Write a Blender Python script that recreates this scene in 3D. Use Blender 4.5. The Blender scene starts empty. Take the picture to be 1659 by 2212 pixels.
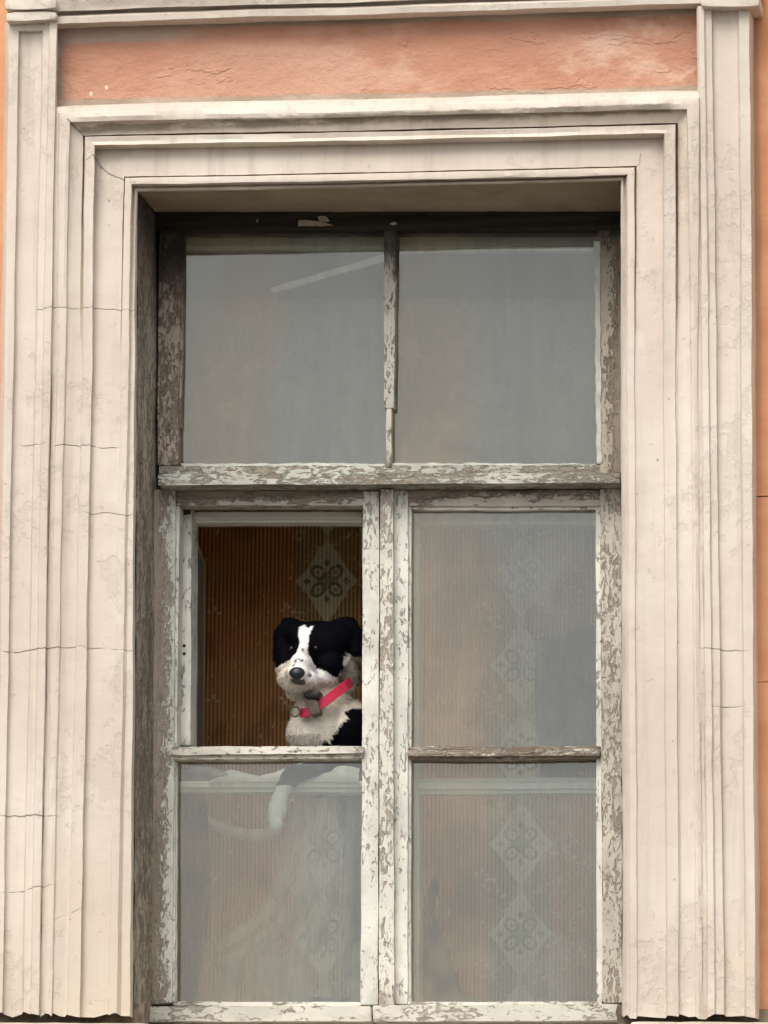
import bpy, bmesh, math, random
from math import sin, cos, radians, pi, sqrt
from mathutils import Vector, Matrix, noise
random.seed(7)
S = bpy.context.scene
COL = S.collection

# ------------------------------------------------------------------ camera
YAW, PITCH, DIST, ROLL = radians(8.5), radians(12), 13.0, radians(0.5)
CAM = Vector((sin(YAW)*cos(PITCH), -cos(YAW)*cos(PITCH), -sin(PITCH)))*DIST
FWD = (-CAM).normalized()
RGT = FWD.cross(Vector((0, 0, 1))).normalized()
UPV = RGT.cross(FWD)
RGT, UPV = RGT*cos(ROLL)+UPV*sin(ROLL), UPV*cos(ROLL)-RGT*sin(ROLL)
cd = bpy.data.cameras.new("camera")
cam = bpy.data.objects.new("camera", cd)
COL.objects.link(cam)
cam.matrix_world = Matrix(((RGT.x, UPV.x, -FWD.x, CAM.x), (RGT.y, UPV.y, -FWD.y, CAM.y),
                           (RGT.z, UPV.z, -FWD.z, CAM.z), (0, 0, 0, 1)))
cd.sensor_fit = 'VERTICAL'
cd.sensor_height = 36.0
cd.lens = 36.0*DIST/2.212
cd.clip_end = 2000
S.camera = cam

# ------------------------------------------------------------------ light
w = bpy.data.worlds.new("World")
S.world = w
w.use_nodes = True
wt = w.node_tree
bg = wt.nodes["Background"]
sky = wt.nodes.new("ShaderNodeTexSky")
sky.sky_type = 'NISHITA'
sky.sun_disc = False
SUN_EL, SUN_AZ = radians(50), radians(196)          # azimuth from +Y (north), clockwise: sun stands in front of the wall
sky.sun_elevation = SUN_EL
sky.sun_rotation = SUN_AZ
sky.dust_density = 3.0
sky.air_density = 1.0
hs = wt.nodes.new("ShaderNodeHueSaturation")
hs.inputs["Saturation"].default_value = 0.16
wt.links.new(sky.outputs[0], hs.inputs["Color"])
wt.links.new(hs.outputs[0], bg.inputs[0])
bg.inputs[1].default_value = 0.15
sd = bpy.data.lights.new("sun", 'SUN')
sd.energy = 1.35
sd.angle = radians(40)
sd.color = (1.0, 0.90, 0.78)
sun = bpy.data.objects.new("sun", sd)
COL.objects.link(sun)
sv = Vector((sin(SUN_AZ)*cos(SUN_EL), cos(SUN_AZ)*cos(SUN_EL), sin(SUN_EL)))
sun.rotation_euler = (-sv).to_track_quat('-Z', 'Y').to_euler()
S.view_settings.view_transform = 'Standard'
S.view_settings.look = 'None'
S.view_settings.gamma = 1.0
S.view_settings.exposure = 0.52

# ------------------------------------------------------------------ helpers
def P(u, v, Y):
    """point of the plane y=Y seen at position (u, v) of the measured 1659 x 2212 picture"""
    k = 0.001/DIST
    d = FWD + RGT*((u-829.5)*k) - UPV*((v-1106)*k)
    return CAM + d*((Y-CAM.y)/d.y)

def UV(p):
    q = p-CAM
    z = q.dot(FWD)
    return 829.5+q.dot(RGT)/z*DIST*1000, 1106-q.dot(UPV)/z*DIST*1000

def ln(u1, v1, u2, v2, Y):
    """height, slope and x of the straight line through two measured positions on the plane y=Y"""
    a, b = P(u1, v1, Y), P(u2, v2, Y)
    return a.z, (b.z-a.z)/(b.x-a.x), a.x

def link(name, bm, mat, parent=None, smooth=True, angle=35):
    me = bpy.data.meshes.new(name)
    bmesh.ops.recalc_face_normals(bm, faces=bm.faces[:])
    bm.to_mesh(me)
    bm.free()
    if smooth:
        me.shade_smooth()
        me.set_sharp_from_angle(angle=radians(angle))
    if mat:
        me.materials.append(mat)
    o = bpy.data.objects.new(name, me)
    COL.objects.link(o)
    if parent:
        o.parent = parent
        o.matrix_parent_inverse = parent_world(parent).inverted()
    return o

def parent_world(o):
    m = Matrix.LocRotScale(o.location, o.rotation_euler, o.scale)
    if o.parent:
        return parent_world(o.parent) @ o.matrix_parent_inverse @ m
    return m

def tag(o, label=None, cat=None, group=None, kind=None):
    if label: o["label"] = label
    if cat: o["category"] = cat
    if group: o["group"] = group
    if kind: o["kind"] = kind
    return o

def empty(name, loc):
    o = bpy.data.objects.new(name, None)
    o.location = loc
    o.empty_display_size = .1
    COL.objects.link(o)
    return o

def wob(p, amp, sc=9.0, seed=0.0):
    q = Vector((p.x+seed*3.1, p.y+seed*1.7, p.z-seed*2.3))
    return noise.noise_vector(q*sc)*amp + noise.noise_vector(q*sc*4.7)*amp*.45

def add_prism(bm, corners, Y0, Y1, bev=.002, step=.03, amp=.0012, seed=0.0, sc=9.0):
    """box whose front face is the quad of picture positions corners (TL,TR,BR,BL) at depth Y0, carried straight back to Y1"""
    f = [P(u, v, Y0) for u, v in corners]
    add_solid(bm, f, Y1-Y0, bev, step, amp, seed, sc)

def add_solid(bm, f, depth, bev=.002, step=.03, amp=.0012, seed=0.0, sc=9.0):
    t = bmesh.new()
    W = max((f[1]-f[0]).length, (f[2]-f[3]).length)
    H = max((f[3]-f[0]).length, (f[2]-f[1]).length)
    nx = max(1, min(90, int(W/step)))
    ny = max(1, min(90, int(H/step)))
    back = Vector((0, depth, 0))
    front = [[t.verts.new(f[0].lerp(f[1], i/nx).lerp(f[3].lerp(f[2], i/nx), j/ny)) for i in range(nx+1)] for j in range(ny+1)]
    rim = [(0, i) for i in range(nx)]+[(j, nx) for j in range(ny)]+[(ny, i) for i in range(nx, 0, -1)]+[(j, 0) for j in range(ny, 0, -1)]
    bk = {}
    for j, i in rim:
        bk[(j, i)] = t.verts.new(front[j][i].co+back)
    for j in range(ny):
        for i in range(nx):
            t.faces.new((front[j][i], front[j+1][i], front[j+1][i+1], front[j][i+1]))
    edges = []
    n = len(rim)
    for k in range(n):
        a, b = rim[k], rim[(k+1) % n]
        t.faces.new((front[a[0]][a[1]], front[b[0]][b[1]], bk[b], bk[a]))
    t.faces.new([bk[r] for r in rim])
    t.edges.ensure_lookup_table()
    if bev > 0:
        ed = []
        for k in range(n):
            a, b = rim[k], rim[(k+1) % n]
            e = t.edges.get((front[a[0]][a[1]], front[b[0]][b[1]]))
            ed.append(e)
        for c in ((0, 0), (0, nx), (ny, nx), (ny, 0)):
            ed.append(t.edges.get((front[c[0]][c[1]], bk[c])))
        bmesh.ops.bevel(t, geom=ed, offset=bev, segments=2, profile=.5, affect='EDGES')
    if amp:
        for v_ in t.verts:
            v_.co += wob(v_.co, amp, sc, seed)
    me = bpy.data.meshes.new("t")
    t.to_mesh(me)
    t.free()
    bm.from_mesh(me)
    bpy.data.meshes.remove(me)

def prism(name, corners, Y0, Y1, mat, parent, **k):
    bm = bmesh.new()
    add_prism(bm, corners, Y0, Y1, **k)
    return link(name, bm, mat, parent)

def rect(u0, v0, u1, v1):
    return [(u0, v0), (u1, v0), (u1, v1), (u0, v1)]

def add_box(bm, x0, x1, y0, y1, z0, z1):
    vs = [bm.verts.new((x, y, z)) for z in (z0, z1) for y in (y0, y1) for x in (x0, x1)]
    for a in ((0, 1, 3, 2), (4, 6, 7, 5), (0, 4, 5, 1), (2, 3, 7, 6), (0, 2, 6, 4), (1, 5, 7, 3)):
        bm.faces.new([vs[i] for i in a])

def sweep(bm, lines, step=.012, amp=.0012, sc=7.0, rough_ends=(0, 0)):
    """lines: list of polylines (same number of world points); joins neighbouring lines with faces"""
    npt = len(lines[0])
    counts = [max(1, int(max((l[i+1]-l[i]).length for l in lines)/step)) for i in range(npt-1)]
    rows = []
    for li, l in enumerate(lines):
        r = []
        for i in range(npt-1):
            for k in range(counts[i]):
                r.append(l[i].lerp(l[i+1], k/counts[i]))
        r.append(l[-1].copy())
        for k, p in enumerate(r):
            q = wob(p, amp, sc, li*.11)
            q += noise.noise_vector(p*2.3)*amp*1.2
            r[k] = p+q
        for e, a in ((0, rough_ends[0]), (-1, rough_ends[1])):
            if a:
                r[e] = r[e]+Vector((0, 0, noise.noise(r[e]*37)*a+noise.noise(r[e]*110)*a*.5))
        rows.append([bm.verts.new(p) for p in r])
    for a, b in zip(rows, rows[1:]):
        for k in range(len(a)-1):
            bm.faces.new((a[k], a[k+1], b[k+1], b[k]))
    return rows

# ------------------------------------------------------------------ node helper
class V:
    def __init__(s, g, sock): s.g, s.s = g, sock
    def _m(s, op, o=None, c=None): return s.g.m(op, s, o, c)
    def __add__(s, o): return s._m('ADD', o)
    __radd__ = __add__
    def __sub__(s, o): return s._m('SUBTRACT', o)
    def __rsub__(s, o): return s.g.m('SUBTRACT', o, s)
    def __mul__(s, o): return s._m('MULTIPLY', o)
    __rmul__ = __mul__
    def __truediv__(s, o): return s._m('DIVIDE', o)
    def abs(s): return s._m('ABSOLUTE')
    def sin(s): return s._m('SINE')
    def fract(s): return s._m('FRACT')
    def floor(s): return s._m('FLOOR')
    def min(s, o): return s._m('MINIMUM', o)
    def max(s, o): return s._m('MAXIMUM', o)
    def pow(s, o): return s._m('POWER', o)
    def step(s, a, b):
        """smooth 0..1 between a and b"""
        n = s.g.t.nodes.new('ShaderNodeMapRange')
        n.interpolation_type = 'SMOOTHSTEP'
        s.g.put(n.inputs[0], s)
        if a > b:
            n.inputs[1].default_value, n.inputs[2].default_value = b, a
            n.inputs[3].default_value, n.inputs[4].default_value = 1, 0
        else:
            n.inputs[1].default_value, n.inputs[2].default_value = a, b
        return V(s.g, n.outputs[0])

class G:
    def __init__(s, name):
        s.mat = bpy.data.materials.new(name)
        s.mat.use_nodes = True
        s.t = s.mat.node_tree
        s.b = s.t.nodes["Principled BSDF"]
        s.out = s.t.nodes["Material Output"]
        tc = s.t.nodes.new('ShaderNodeTexCoord')
        s.co = tc.outputs['Object']
        sp = s.t.nodes.new('ShaderNodeSeparateXYZ')
        s.t.links.new(s.co, sp.inputs[0])
        s.x, s.y, s.z = (V(s, sp.outputs[i]) for i in range(3))
    def put(s, inp, v):
        if isinstance(v, V): s.t.links.new(v.s, inp)
        elif isinstance(v, (tuple, list)):
            inp.default_value = (*v, 1.0) if len(v) == 3 and inp.type == 'RGBA' else v
        elif hasattr(v, 'is_output'): s.t.links.new(v, inp)
        else: inp.default_value = v
    def m(s, op, a, b=None, c=None):
        n = s.t.nodes.new('ShaderNodeMath')
        n.operation = op
        s.put(n.inputs[0], a)
        if b is not None: s.put(n.inputs[1], b)
        if c is not None: s.put(n.inputs[2], c)
        return V(s, n.outputs[0])
    def vec(s, x, y, z):
        n = s.t.nodes.new('ShaderNodeCombineXYZ')
        for i, q in enumerate((x, y, z)): s.put(n.inputs[i], q)
        return V(s, n.outputs[0])
    def noise(s, scale=5.0, detail=3.0, rough=.55, stretch=(1, 1, 1), off=0.0, dist=0.0, co=None):
        n = s.t.nodes.new('ShaderNodeTexNoise')
        if co is None:
            co = s.vec(s.x*stretch[0]+off, s.y*stretch[1]+off*.7, s.z*stretch[2]-off*1.3)
        s.put(n.inputs['Vector'], co)
        n.inputs['Scale'].default_value = scale
        n.inputs['Detail'].default_value = detail
        n.inputs['Roughness'].default_value = rough
        n.inputs['Distortion'].default_value = dist
        return V(s, n.outputs[0])
    def vor(s, scale, feature='F1', stretch=(1, 1, 1), off=0.0):
        n = s.t.nodes.new('ShaderNodeTexVoronoi')
        n.feature = feature
        s.put(n.inputs['Vector'], s.vec(s.x*stretch[0]+off, s.y*stretch[1], s.z*stretch[2]))
        n.inputs['Scale'].default_value = scale
        return V(s, n.outputs['Distance'])
    def mix(s, f, a, b, blend='MIX'):
        n = s.t.nodes.new('ShaderNodeMix')
        n.data_type = 'RGBA'
        n.blend_type = blend
        s.put(n.inputs[0], f)
        s.put(n.inputs[6], a)
        s.put(n.inputs[7], b)
        return V(s, n.outputs[2])
    def bump(s, h, strength=.5, dist=.002):
        n = s.t.nodes.new('ShaderNodeBump')
        n.inputs['Strength'].default_value = strength
        n.inputs['Distance'].default_value = dist
        s.put(n.inputs['Height'], h)
        s.t.links.new(n.outputs[0], s.b.inputs['Normal'])
    def done(s, color=None, rough=.8, spec=.3):
        if color is not None: s.put(s.b.inputs['Base Color'], color)
        s.put(s.b.inputs['Roughness'], rough)
        s.b.inputs['Specular IOR Level'].default_value = spec
        return s.mat

# ------------------------------------------------------------------ materials
def mat_cream():
    g = G("cream painted stucco")
    big = g.noise(2.2, 4, .6)
    streak = g.noise(1.0, 5, .6, (34, 20, 1.6), 3)
    fine = g.noise(60, 4, .6, off=8)
    c = g.mix(big.step(.35, .68), (.58, .505, .43), (.655, .592, .51))
    c = g.mix(streak.step(.50, .76)*.62, c, (.47, .41, .34))
    c = g.mix(streak.step(.45, .22)*.35, c, (.71, .645, .56))
    warm = g.noise(1.3, 3, .5, off=21)
    low = g.z.step(-.35, -1.15)
    c = g.mix(warm.step(.42, .62)*low*.55, c, (.66, .55, .40))
    blot = g.noise(5.5, 5, .65, (1, 1, .6), 27)
    c = g.mix(blot.step(.53, .70)*.38, c, (.56, .475, .395))
    c = g.mix(blot.step(.42, .30)*.35, c, (.68, .63, .57))
    pits = g.noise(33, 3, .6, off=12)
    c = g.mix((pits.step(.69, .78)*.45), c, (.30, .25, .20))
    spots = g.vor(21, off=4).step(.085, .04)*g.noise(9, 2, .5, off=31).step(.52, .6)
    c = g.mix(spots*.7, c, (.24, .20, .16))
    flak = g.noise(26, 6, .7, (1, 1, .8), 17)*.75+g.noise(3.1, 2, .5, off=41)*.7
    fl = flak.step(.80, .86)
    c = g.mix(fl*.25, c, (.45, .385, .32))
    # soot caught in the flat top mouldings
    z_, m_, x_ = ln(401, 269, 1275, 240, -.05)
    so = g.z-z_-(g.x-x_)*m_+(g.noise(16, 4, .65, off=5)-.5)*.018
    soot = so.step(-.014, -.004)*so.step(.010, .005)*g.noise(7, 5, .7, (1, 1, 3), 5).step(.30, .52)*(g.x+.025).abs().step(.665, .645)
    c = g.mix(soot*.8, c, (.20, .17, .125))
    # cracks across the left side
    tot = None
    wv1 = (g.noise(14, 4, .6, (1, 0, .4), 5.3)-.5)*.022
    wv2 = (g.noise(60, 3, .6, off=2.1)-.5)*.008
    gate = g.noise(17, 3, .6, off=4).step(.36, .5)
    for ua, va, ub, vb_, th in ((40, 667, 290, 668, .0011), (40, 960, 290, 968, .0012), (175, 1106, 290, 1112, .0010), (0, 1410, 175, 1398, .0016), (175, 1399, 290, 1405, .0012),
                               (0, 1763, 118, 1763, .0017), (0, 1930, 110, 1915, .0012), (118, 1990, 170, 1968, .0012), (1510, 1405, 1610, 1405, .0012), (1540, 1525, 1600, 1525, .0012)):
        z0, sl, x0 = ln(ua, va, ub, vb_, -.04)
        x1 = P(ub, vb_, -.04).x
        cr = (g.z - z0 - (g.x-x0)*sl - wv1).abs().step(th*1.3, th*.5)
        m_ = cr*g.x.step(x0-.005, x0+.02)*g.x.step(x1+.02, x1-.03)*gate
        tot = m_ if tot is None else tot.max(m_)
    # cracked mitre of the top left corner and the right one
    for (ua, va, ub, vb_, sd_) in ((150, 264, 183, 296, 1), (204, 337, 213, 355, 2), (213, 355, 232, 372, 2), (232, 372, 270, 388, 3), (186, 354, 204, 338, 7),
                               (1383, 330, 1380, 352, 5), (1380, 352, 1368, 362, 5)):
        pa, pb_ = P(ua, va, -.04), P(ub, vb_, -.04)
        xa, za, xb, zb = pa.x, pa.z, pb_.x, pb_.z
        L = sqrt((xb-xa)**2+(zb-za)**2)
        dx, dz = (xb-xa)/L, (zb-za)/L
        al = (g.x-xa)*dx+(g.z-za)*dz
        ac = ((g.z-za)*dx-(g.x-xa)*dz+wv2).abs().step(.0020, .0009)
        m_ = ac*al.step(-.002, .002)*al.step(L+.003, L-.001)
        tot = tot.max(m_*(.9 if sd_ < 4 else .5))
    c = g.mix(tot*.68, c, (.16, .13, .10))
    g.bump(fine*.4+streak*.3+pits*.5+blot*.8-tot*1.2-fl*.35, .6, .0035)
    return g.done(c, .85, .25)

def mat_orange(name, panel):
    g = G(name)
    n = g.noise(5, 5, .6, (1, 1, 2.2))
    pz = g.noise(4.2, 5, .62, (.8, 1, 1.7), 5, .15)
    brush = g.noise(30, 5, .68, (.7, 1, 1.2), 2)
    if panel:
        c = g.mix(n.step(.36, .68), (.455, .225, .148), (.515, .275, .188))
        rgt = g.x.step(-.35, .35)
        c = g.mix(pz.step(.47, .58)*(rgt*.6+.25), c, (.63, .415, .315))
        c = g.mix(pz.step(.44, .36)*.45, c, (.50, .25, .155))
        c = g.mix(brush.step(.60, .70)*.22, c, (.42, .22, .13))
        # bare grey plaster left round the painted field
        e = (g.noise(9, 5, .65, off=9)-.5)*.045
        xl, xr = P(136, 150, 0).x, P(1512, 120, 0).x
        za, ma, x_ = ln(400, 62, 1275, 40, 0)
        zb, mb, xb = ln(150, 97, 400, 86, 0)
        zc, mc, xc = ln(140, 218, 1510, 187, 0)
        x5, x4 = P(520, 80, 0).x, P(300, 80, 0).x
        le = (g.x+e).step(xl+.006, xl-.006)
        re_ = (g.x+e*.6).step(xr-.006, xr+.006)
        te = (g.z+e*.4-za-(g.x-x_)*ma).step(-.005, .005)
        tl = (g.z+e*.5-zb-(g.x-xb)*mb).step(-.006, .008)*(g.x+e*3).step(x5, x4)
        be = (g.z+e*.3-zc-(g.x-xc)*mc).step(.006, -.004)
        bare = le.max(re_).max(te).max(tl).max(be)
        bc = g.mix(n.step(.35, .65), (.33, .27, .205), (.46, .365, .285))
        pk = g.mix(tl*.6, bc, (.45, .35, .275))
        c = g.mix(bare*.97, c, pk)
        flake = g.vor(10, off=1)
        chips = None
        for (a, b, r_) in ((P(230, 190, 0).x, P(230, 190, 0).z, .0042), (P(197, 203, 0).x, P(197, 203, 0).z, .005)):
            d = ((g.x-a)*(g.x-a)+(g.z-b)*(g.z-b)*.5).pow(.5)+(brush-.5)*.008
            m_ = d.step(r_, r_*.7)
            chips = m_ if chips is None else chips.max(m_)
        c = g.mix(chips*.75, c, (.78, .66, .50))
        crease = g.noise(13, 5, .62, (.42, 1, 1), 15).step(.585, .62)
        g.bump(n*.7+brush*.6+crease*.35+g.noise(55, 4, .65, (1, 1, 1), 33)*.8-bare*.1, .75, .008)
    else:
        c = g.mix(n.step(.35, .68), (.60, .275, .14), (.68, .34, .18))
        c = g.mix(pz.step(.52, .62)*.4, c, (.60, .33, .18))
        e = (g.noise(5, 4, .6, off=9)-.5)*.03
        dark_mask = (g.x+e*.5).step(P(1643, 500, .03).x+.004, P(1643, 500, .03).x-.006)*(g.x).step(.70, .74)*g.z.step(-.6, .75)  # brownish strip on the wall beside the right pilaster, stronger higher up
        c = g.mix(dark_mask*.6, c, (.33, .20, .13))
        spk = g.vor(28, off=2).step(.10, .05)*g.noise(7, 2, .5, off=3).step(.55, .62)
        c = g.mix(spk*.6, c, (.72, .46, .28))
        g.bump(n*.6+brush*.5, .6, .006)
    return g.done(c, .88, .2)

def mat_weather(name, cover, grain, paint=(.70, .675, .59), wood=(.165, .128, .094), wood2=(.34, .28, .215), grad=None, sc=1.0, dark=None, green=.0, soft=.045):
    """old paint flaking off grey-brown wood; grad = (axis, value, gain): more paint towards greater axis values"""
    g = G(name)
    st = (1, 1, .42) if grain == 'z' else (.42, 1, 1)
    fl = g.noise(95*sc, 6, .66, st, 1.3, .9)
    mid = g.noise(26*sc, 4, .6, st, 7, .6)
    big = g.noise(4.3, 3, .5, off=3)
    k = fl*1.05+mid*.5+big*.44
    k = k+(cover-.5)*1.0
    if grad:
        for ax, v0, gain in grad:
            k = k+((g.x if ax == 'x' else g.z)-v0)*gain
    mk = k.step(1.0-soft, 1.0+soft)
    gs = (70, 70, 3) if grain == 'z' else (3, 70, 70)
    gr = g.noise(1.0, 5, .7, gs, 2)
    wc = g.mix(gr.step(.32, .68), wood, wood2)
    wc = g.mix(g.noise(30, 4, .7, st, 11).step(.58, .68)*.7, wc, tuple(q*.4 for q in wood))
    pn = g.noise(11, 4, .6, off=6)
    pc = g.mix(pn.step(.35, .7), tuple(q*.83 for q in paint), paint)
    if green:
        pc = g.mix(g.noise(3.3, 3, .5, off=13).step(.45, .6)*green, pc, (.56, .60, .52))
    dark_mask = g.noise(14, 5, .7, st, 29)  # dirt patches dulling the paint
    pc = g.mix(dark_mask.step(.48, .66)*.55, pc, tuple(q*.62 for q in paint))
    under = tuple(a*.55+b*.42 for a, b in zip(paint, wood2))
    c = g.mix(k.step(.915, .955)*.9, wc, under)
    c = g.mix(mk, c, pc)
    edge = k.step(.955, .99)*k.step(1.03, 1.0)
    c = g.mix(edge*.5, c, tuple(q*.7 for q in wood))
    pin = g.noise(90*sc, 3, .6, st, 19).step(.665, .70)
    c = g.mix(pin*.6, c, tuple(q*.7 for q in wood))
    if dark:
        for ax, a, b, amt in dark:       # unpainted, sooted timber, plus lintel shade painted into the colour
            q = (g.x if ax == 'x' else g.z)+(g.noise(9, 4, .6, off=23)-.5)*.16
            c = g.mix(q.step(a, b)*amt, c, (.028, .022, .014))
    g.bump(mk*.8+k.step(.9, .95)*.4+gr*.3+fl*.35-pin*.3, .85, .003)
    return g.done(c, .72, .3)

def mat_plain(name, c1, c2, rough=.7, sc=12, bump=.3, spec=.3, stretch=(1, 1, 1), bd=.002):
    g = G(name)
    n = g.noise(sc, 5, .6, stretch)
    c = g.mix(n.step(.3, .7), c1, c2)
    g.bump(n, bump, bd)
    return g.done(c, rough, spec)

YW_ = .26
def mat_glass():
    g = G("old window glass")
    t = g.t
    tr = t.nodes.new('ShaderNodeBsdfTransparent')
    tr.inputs[0].default_value = (.95, .965, .94, 1)
    gl = t.nodes.new('ShaderNodeBsdfGlossy')
    gl.inputs['Roughness'].default_value = .02
    gl.inputs['Color'].default_value = (.985, 1.0, .955, 1)
    fr = t.nodes.new('ShaderNodeFresnel')
    fr.inputs[0].default_value = 1.62
    wav = g.noise(4, 0, .5, (1, 1, .5))
    bn = t.nodes.new('ShaderNodeBump')
    bn.inputs['Strength'].default_value = .1
    bn.inputs['Distance'].default_value = .01
    g.put(bn.inputs['Height'], wav)
    t.links.new(bn.outputs[0], gl.inputs['Normal'])
    m1 = t.nodes.new('ShaderNodeMixShader')
    t.links.new(fr.outputs[0], m1.inputs[0])
    t.links.new(tr.outputs[0], m1.inputs[1])
    t.links.new(gl.outputs[0], m1.inputs[2])
    di = t.nodes.new('ShaderNodeBsdfDiffuse')
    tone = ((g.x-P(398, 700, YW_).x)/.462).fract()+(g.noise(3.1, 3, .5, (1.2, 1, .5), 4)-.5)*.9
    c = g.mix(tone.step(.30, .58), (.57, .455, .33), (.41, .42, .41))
    g.put(di.inputs[0], c)
    film = g.noise(2.6, 4, .55, (1.3, 1, .8), 9)
    wipe = g.noise(1.0, 4, .6, (60, 1, 3), 2)
    patch = g.noise(7.5, 6, .68, (1, 1, .8), 19, .4)
    spots = g.noise(48, 3, .6, off=24).step(.62, .72)*patch.step(.4, .6)
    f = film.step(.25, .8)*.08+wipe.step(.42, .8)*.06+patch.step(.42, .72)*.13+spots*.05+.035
    m2 = t.nodes.new('ShaderNodeMixShader')
    g.put(m2.inputs[0], f)
    t.links.new(m1.outputs[0], m2.inputs[1])
    t.links.new(di.outputs[0], m2.inputs[2])
    t.links.new(m2.outputs[0], g.out.inputs[0])
    return g.mat

def mat_net(name, col, alpha):
    g = G(name)
    t = g.t
    tr = t.nodes.new('ShaderNodeBsdfTransparent')
    di = t.nodes.new('ShaderNodeBsdfDiffuse')
    tl = t.nodes.new('ShaderNodeBsdfTranslucent')
    g.put(di.inputs[0], col)
    g.put(tl.inputs[0], col)
    m0 = t.nodes.new('ShaderNodeMixShader')
    m0.inputs[0].default_value = .35
    t.links.new(di.outputs[0], m0.inputs[1])
    t.links.new(tl.outputs[0], m0.inputs[2])
    fold = g.noise(1.0, 4, .55, (26, 10, 4), 3)
    a = fold.step(.32, .68)*alpha*.6+alpha*.42
    m = t.nodes.new('ShaderNodeMixShader')
    g.put(m.inputs[0], a)
    t.links.new(tr.outputs[0], m.inputs[1])
    t.links.new(m0.outputs[0], m.inputs[2])
    t.links.new(m.outputs[0], g.out.inputs[0])
    return g.mat

def mat_linen(name, c1, c2):
    g = G(name)
    n = g.noise(1, 4, .6, (30, 1, 2))
    c = g.mix(n.step(.3, .7), c1, c2)
    c = g.mix(g.noise(6, 4, .6, (2, 1, .6), 8).step(.4, .65)*.5, c, tuple(q*.72 for q in c1))
    tone = ((g.x-P(398, 700, .4).x)/.462).fract()+(g.noise(3.1, 3, .5, (1.4, 1, .4), 4)-.5)*.35
    c = g.mix(tone.step(.36, .52), tuple(a*b for a, b in zip(c1, (1.0, .77, .60))), c)
    tl = g.t.nodes.new('ShaderNodeBsdfTranslucent')
    g.put(tl.inputs[0], c)
    m = g.t.nodes.new('ShaderNodeMixShader')
    m.inputs[0].default_value = .5
    g.done(c, .9, .1)
    g.t.links.new(g.b.outputs[0], m.inputs[1])
    g.t.links.new(tl.outputs[0], m.inputs[2])
    g.t.links.new(m.outputs[0], g.out.inputs[0])
    return g.mat

WALL_Y = 1.0
def mat_wallpaper():
    g = G("striped wallpaper with diamonds")
    a = P(706, 1255, WALL_Y)
    b = P(1127, 1255, WALL_Y)
    per = b.x-a.x
    pz = (P(706, 1255, WALL_Y)-P(706, 1445, WALL_Y)).z
    sp = per/49.0
    X = g.x-a.x
    Z = g.z-a.z
    jit = (g.noise(40, 3, .6)-.5)
    st = ((X*(2*pi/sp)+jit*1.3).sin()*.5+.5).step(.25, .8)
    tone = g.noise(5, 3, .5, off=3)
    dark = g.mix(tone.step(.4, .62), (.36, .130, .034), (.42, .170, .05))
    lite = g.mix(tone.step(.4, .62), (.88, .40, .125), (.78, .42, .16))
    # greener columns about the diamonds
    cx = ((X/per+.5).fract()-.5)*per
    cz = ((Z/pz+.5).fract()-.5)*pz
    green = cx.abs().step(.095, .05)*.75
    lite = g.mix(green, lite, (.66, .50, .25))
    dark = g.mix(green, dark, (.22, .18, .06))
    c = g.mix(st, dark, lite)
    # diamonds
    jx = cx.abs()+jit*.010
    d = jx*1.0+cz.abs()*.80
    ogee = d+(cz.abs()*60).sin()*.004
    inside = ogee.step(.078, .072)
    tail = jx.step(.009, .005)*cz.abs().step(.115, .10)
    pale = g.mix(st, (.70, .60, .34), (.97, .92, .70))
    c = g.mix((inside.max(tail*.6))*.95, c, pale)
    ru = (cx.abs()+cz.abs())*.7071-.0290
    rt = (cx.abs()-cz.abs())*.7071
    r1 = ((ru/.0165)*(ru/.0165)+(rt/.0125)*(rt/.0125)).pow(.5)
    ring = (r1-1.0).abs().step(.36, .16)
    eye_ = r1.step(.34, .18)
    tip = (((cx.abs()-.047).abs()+cz.abs()*1.2).step(.012, .008)).max((cx.abs()*1.3+(cz.abs()-.043).abs()).step(.012, .008))
    stem = (cx.abs()*3+cz.abs()).step(.030, .022).max((cx.abs()+cz.abs()*3).step(.034, .026))
    fl = ring.max(eye_*.8).max(tip).max(stem*.7)*inside*(spk_ := g.noise(120, 3, .6, off=51).step(.30, .46))
    c = g.mix(fl*.8, c, (.15, .14, .05))
    # little fan flowers and scattered vine
    for off in (-.084, .177):
        fx = (((X-off*per/.421)/per+.5).fract()-.5)*per
        fz = (((Z+.067*pz/.19)/pz+.5).fract()-.5)*pz
        rr = (fx*fx+fz*fz).pow(.5)
        aa = g.m('ARCTAN2', fz, fx)
        fan = ((aa*5+.8).sin()).step(.1, .5)*rr.step(.019, .016)*rr.step(.005, .008)*fz.step(-.008, -.003)
        c = g.mix(fan*.8, c, (.85, .68, .40))
    vx = (((X-.05)/per+.5).fract()-.5)*per
    curve = (vx+(Z*(2*pi/pz)).sin()*.085).abs()
    curve2 = (vx-(Z*(2*pi/pz)+1.2).sin()*.10+.02).abs()
    spr = g.noise(85, 4, .65, off=6)
    vine = curve.min(curve2).step(.026, .008)*spr.step(.52, .58)
    scat = g.noise(75, 3, .6, (1, 1, .5), 16).step(.62, .66)*g.noise(9, 3, .6, off=37).step(.46, .56)
    blotch = g.noise(11, 4, .6, (1, 1, .7), 44).step(.52, .66)
    c = g.mix(blotch*.45, c, (.16, .085, .03))
    c = g.mix((vine.max(scat))*.8, c, (.93, .72, .42))
    return g.done(c, .6, .3)

def mat_vcol(name, rough=.75, spec=.25):
    g = G(name)
    a = g.t.nodes.new('ShaderNodeVertexColor')
    a.layer_name = "coat"
    if spec < .1:
        hair = g.noise(210, 4, .7, (1, 1, .45), 3)
        tuft = g.noise(70, 3, .6, (1, 1, .6), 9)
        g.bump(hair+tuft*.8, .55, .0035)
    return g.done(V(g, a.outputs[0]), rough, spec)

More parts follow.
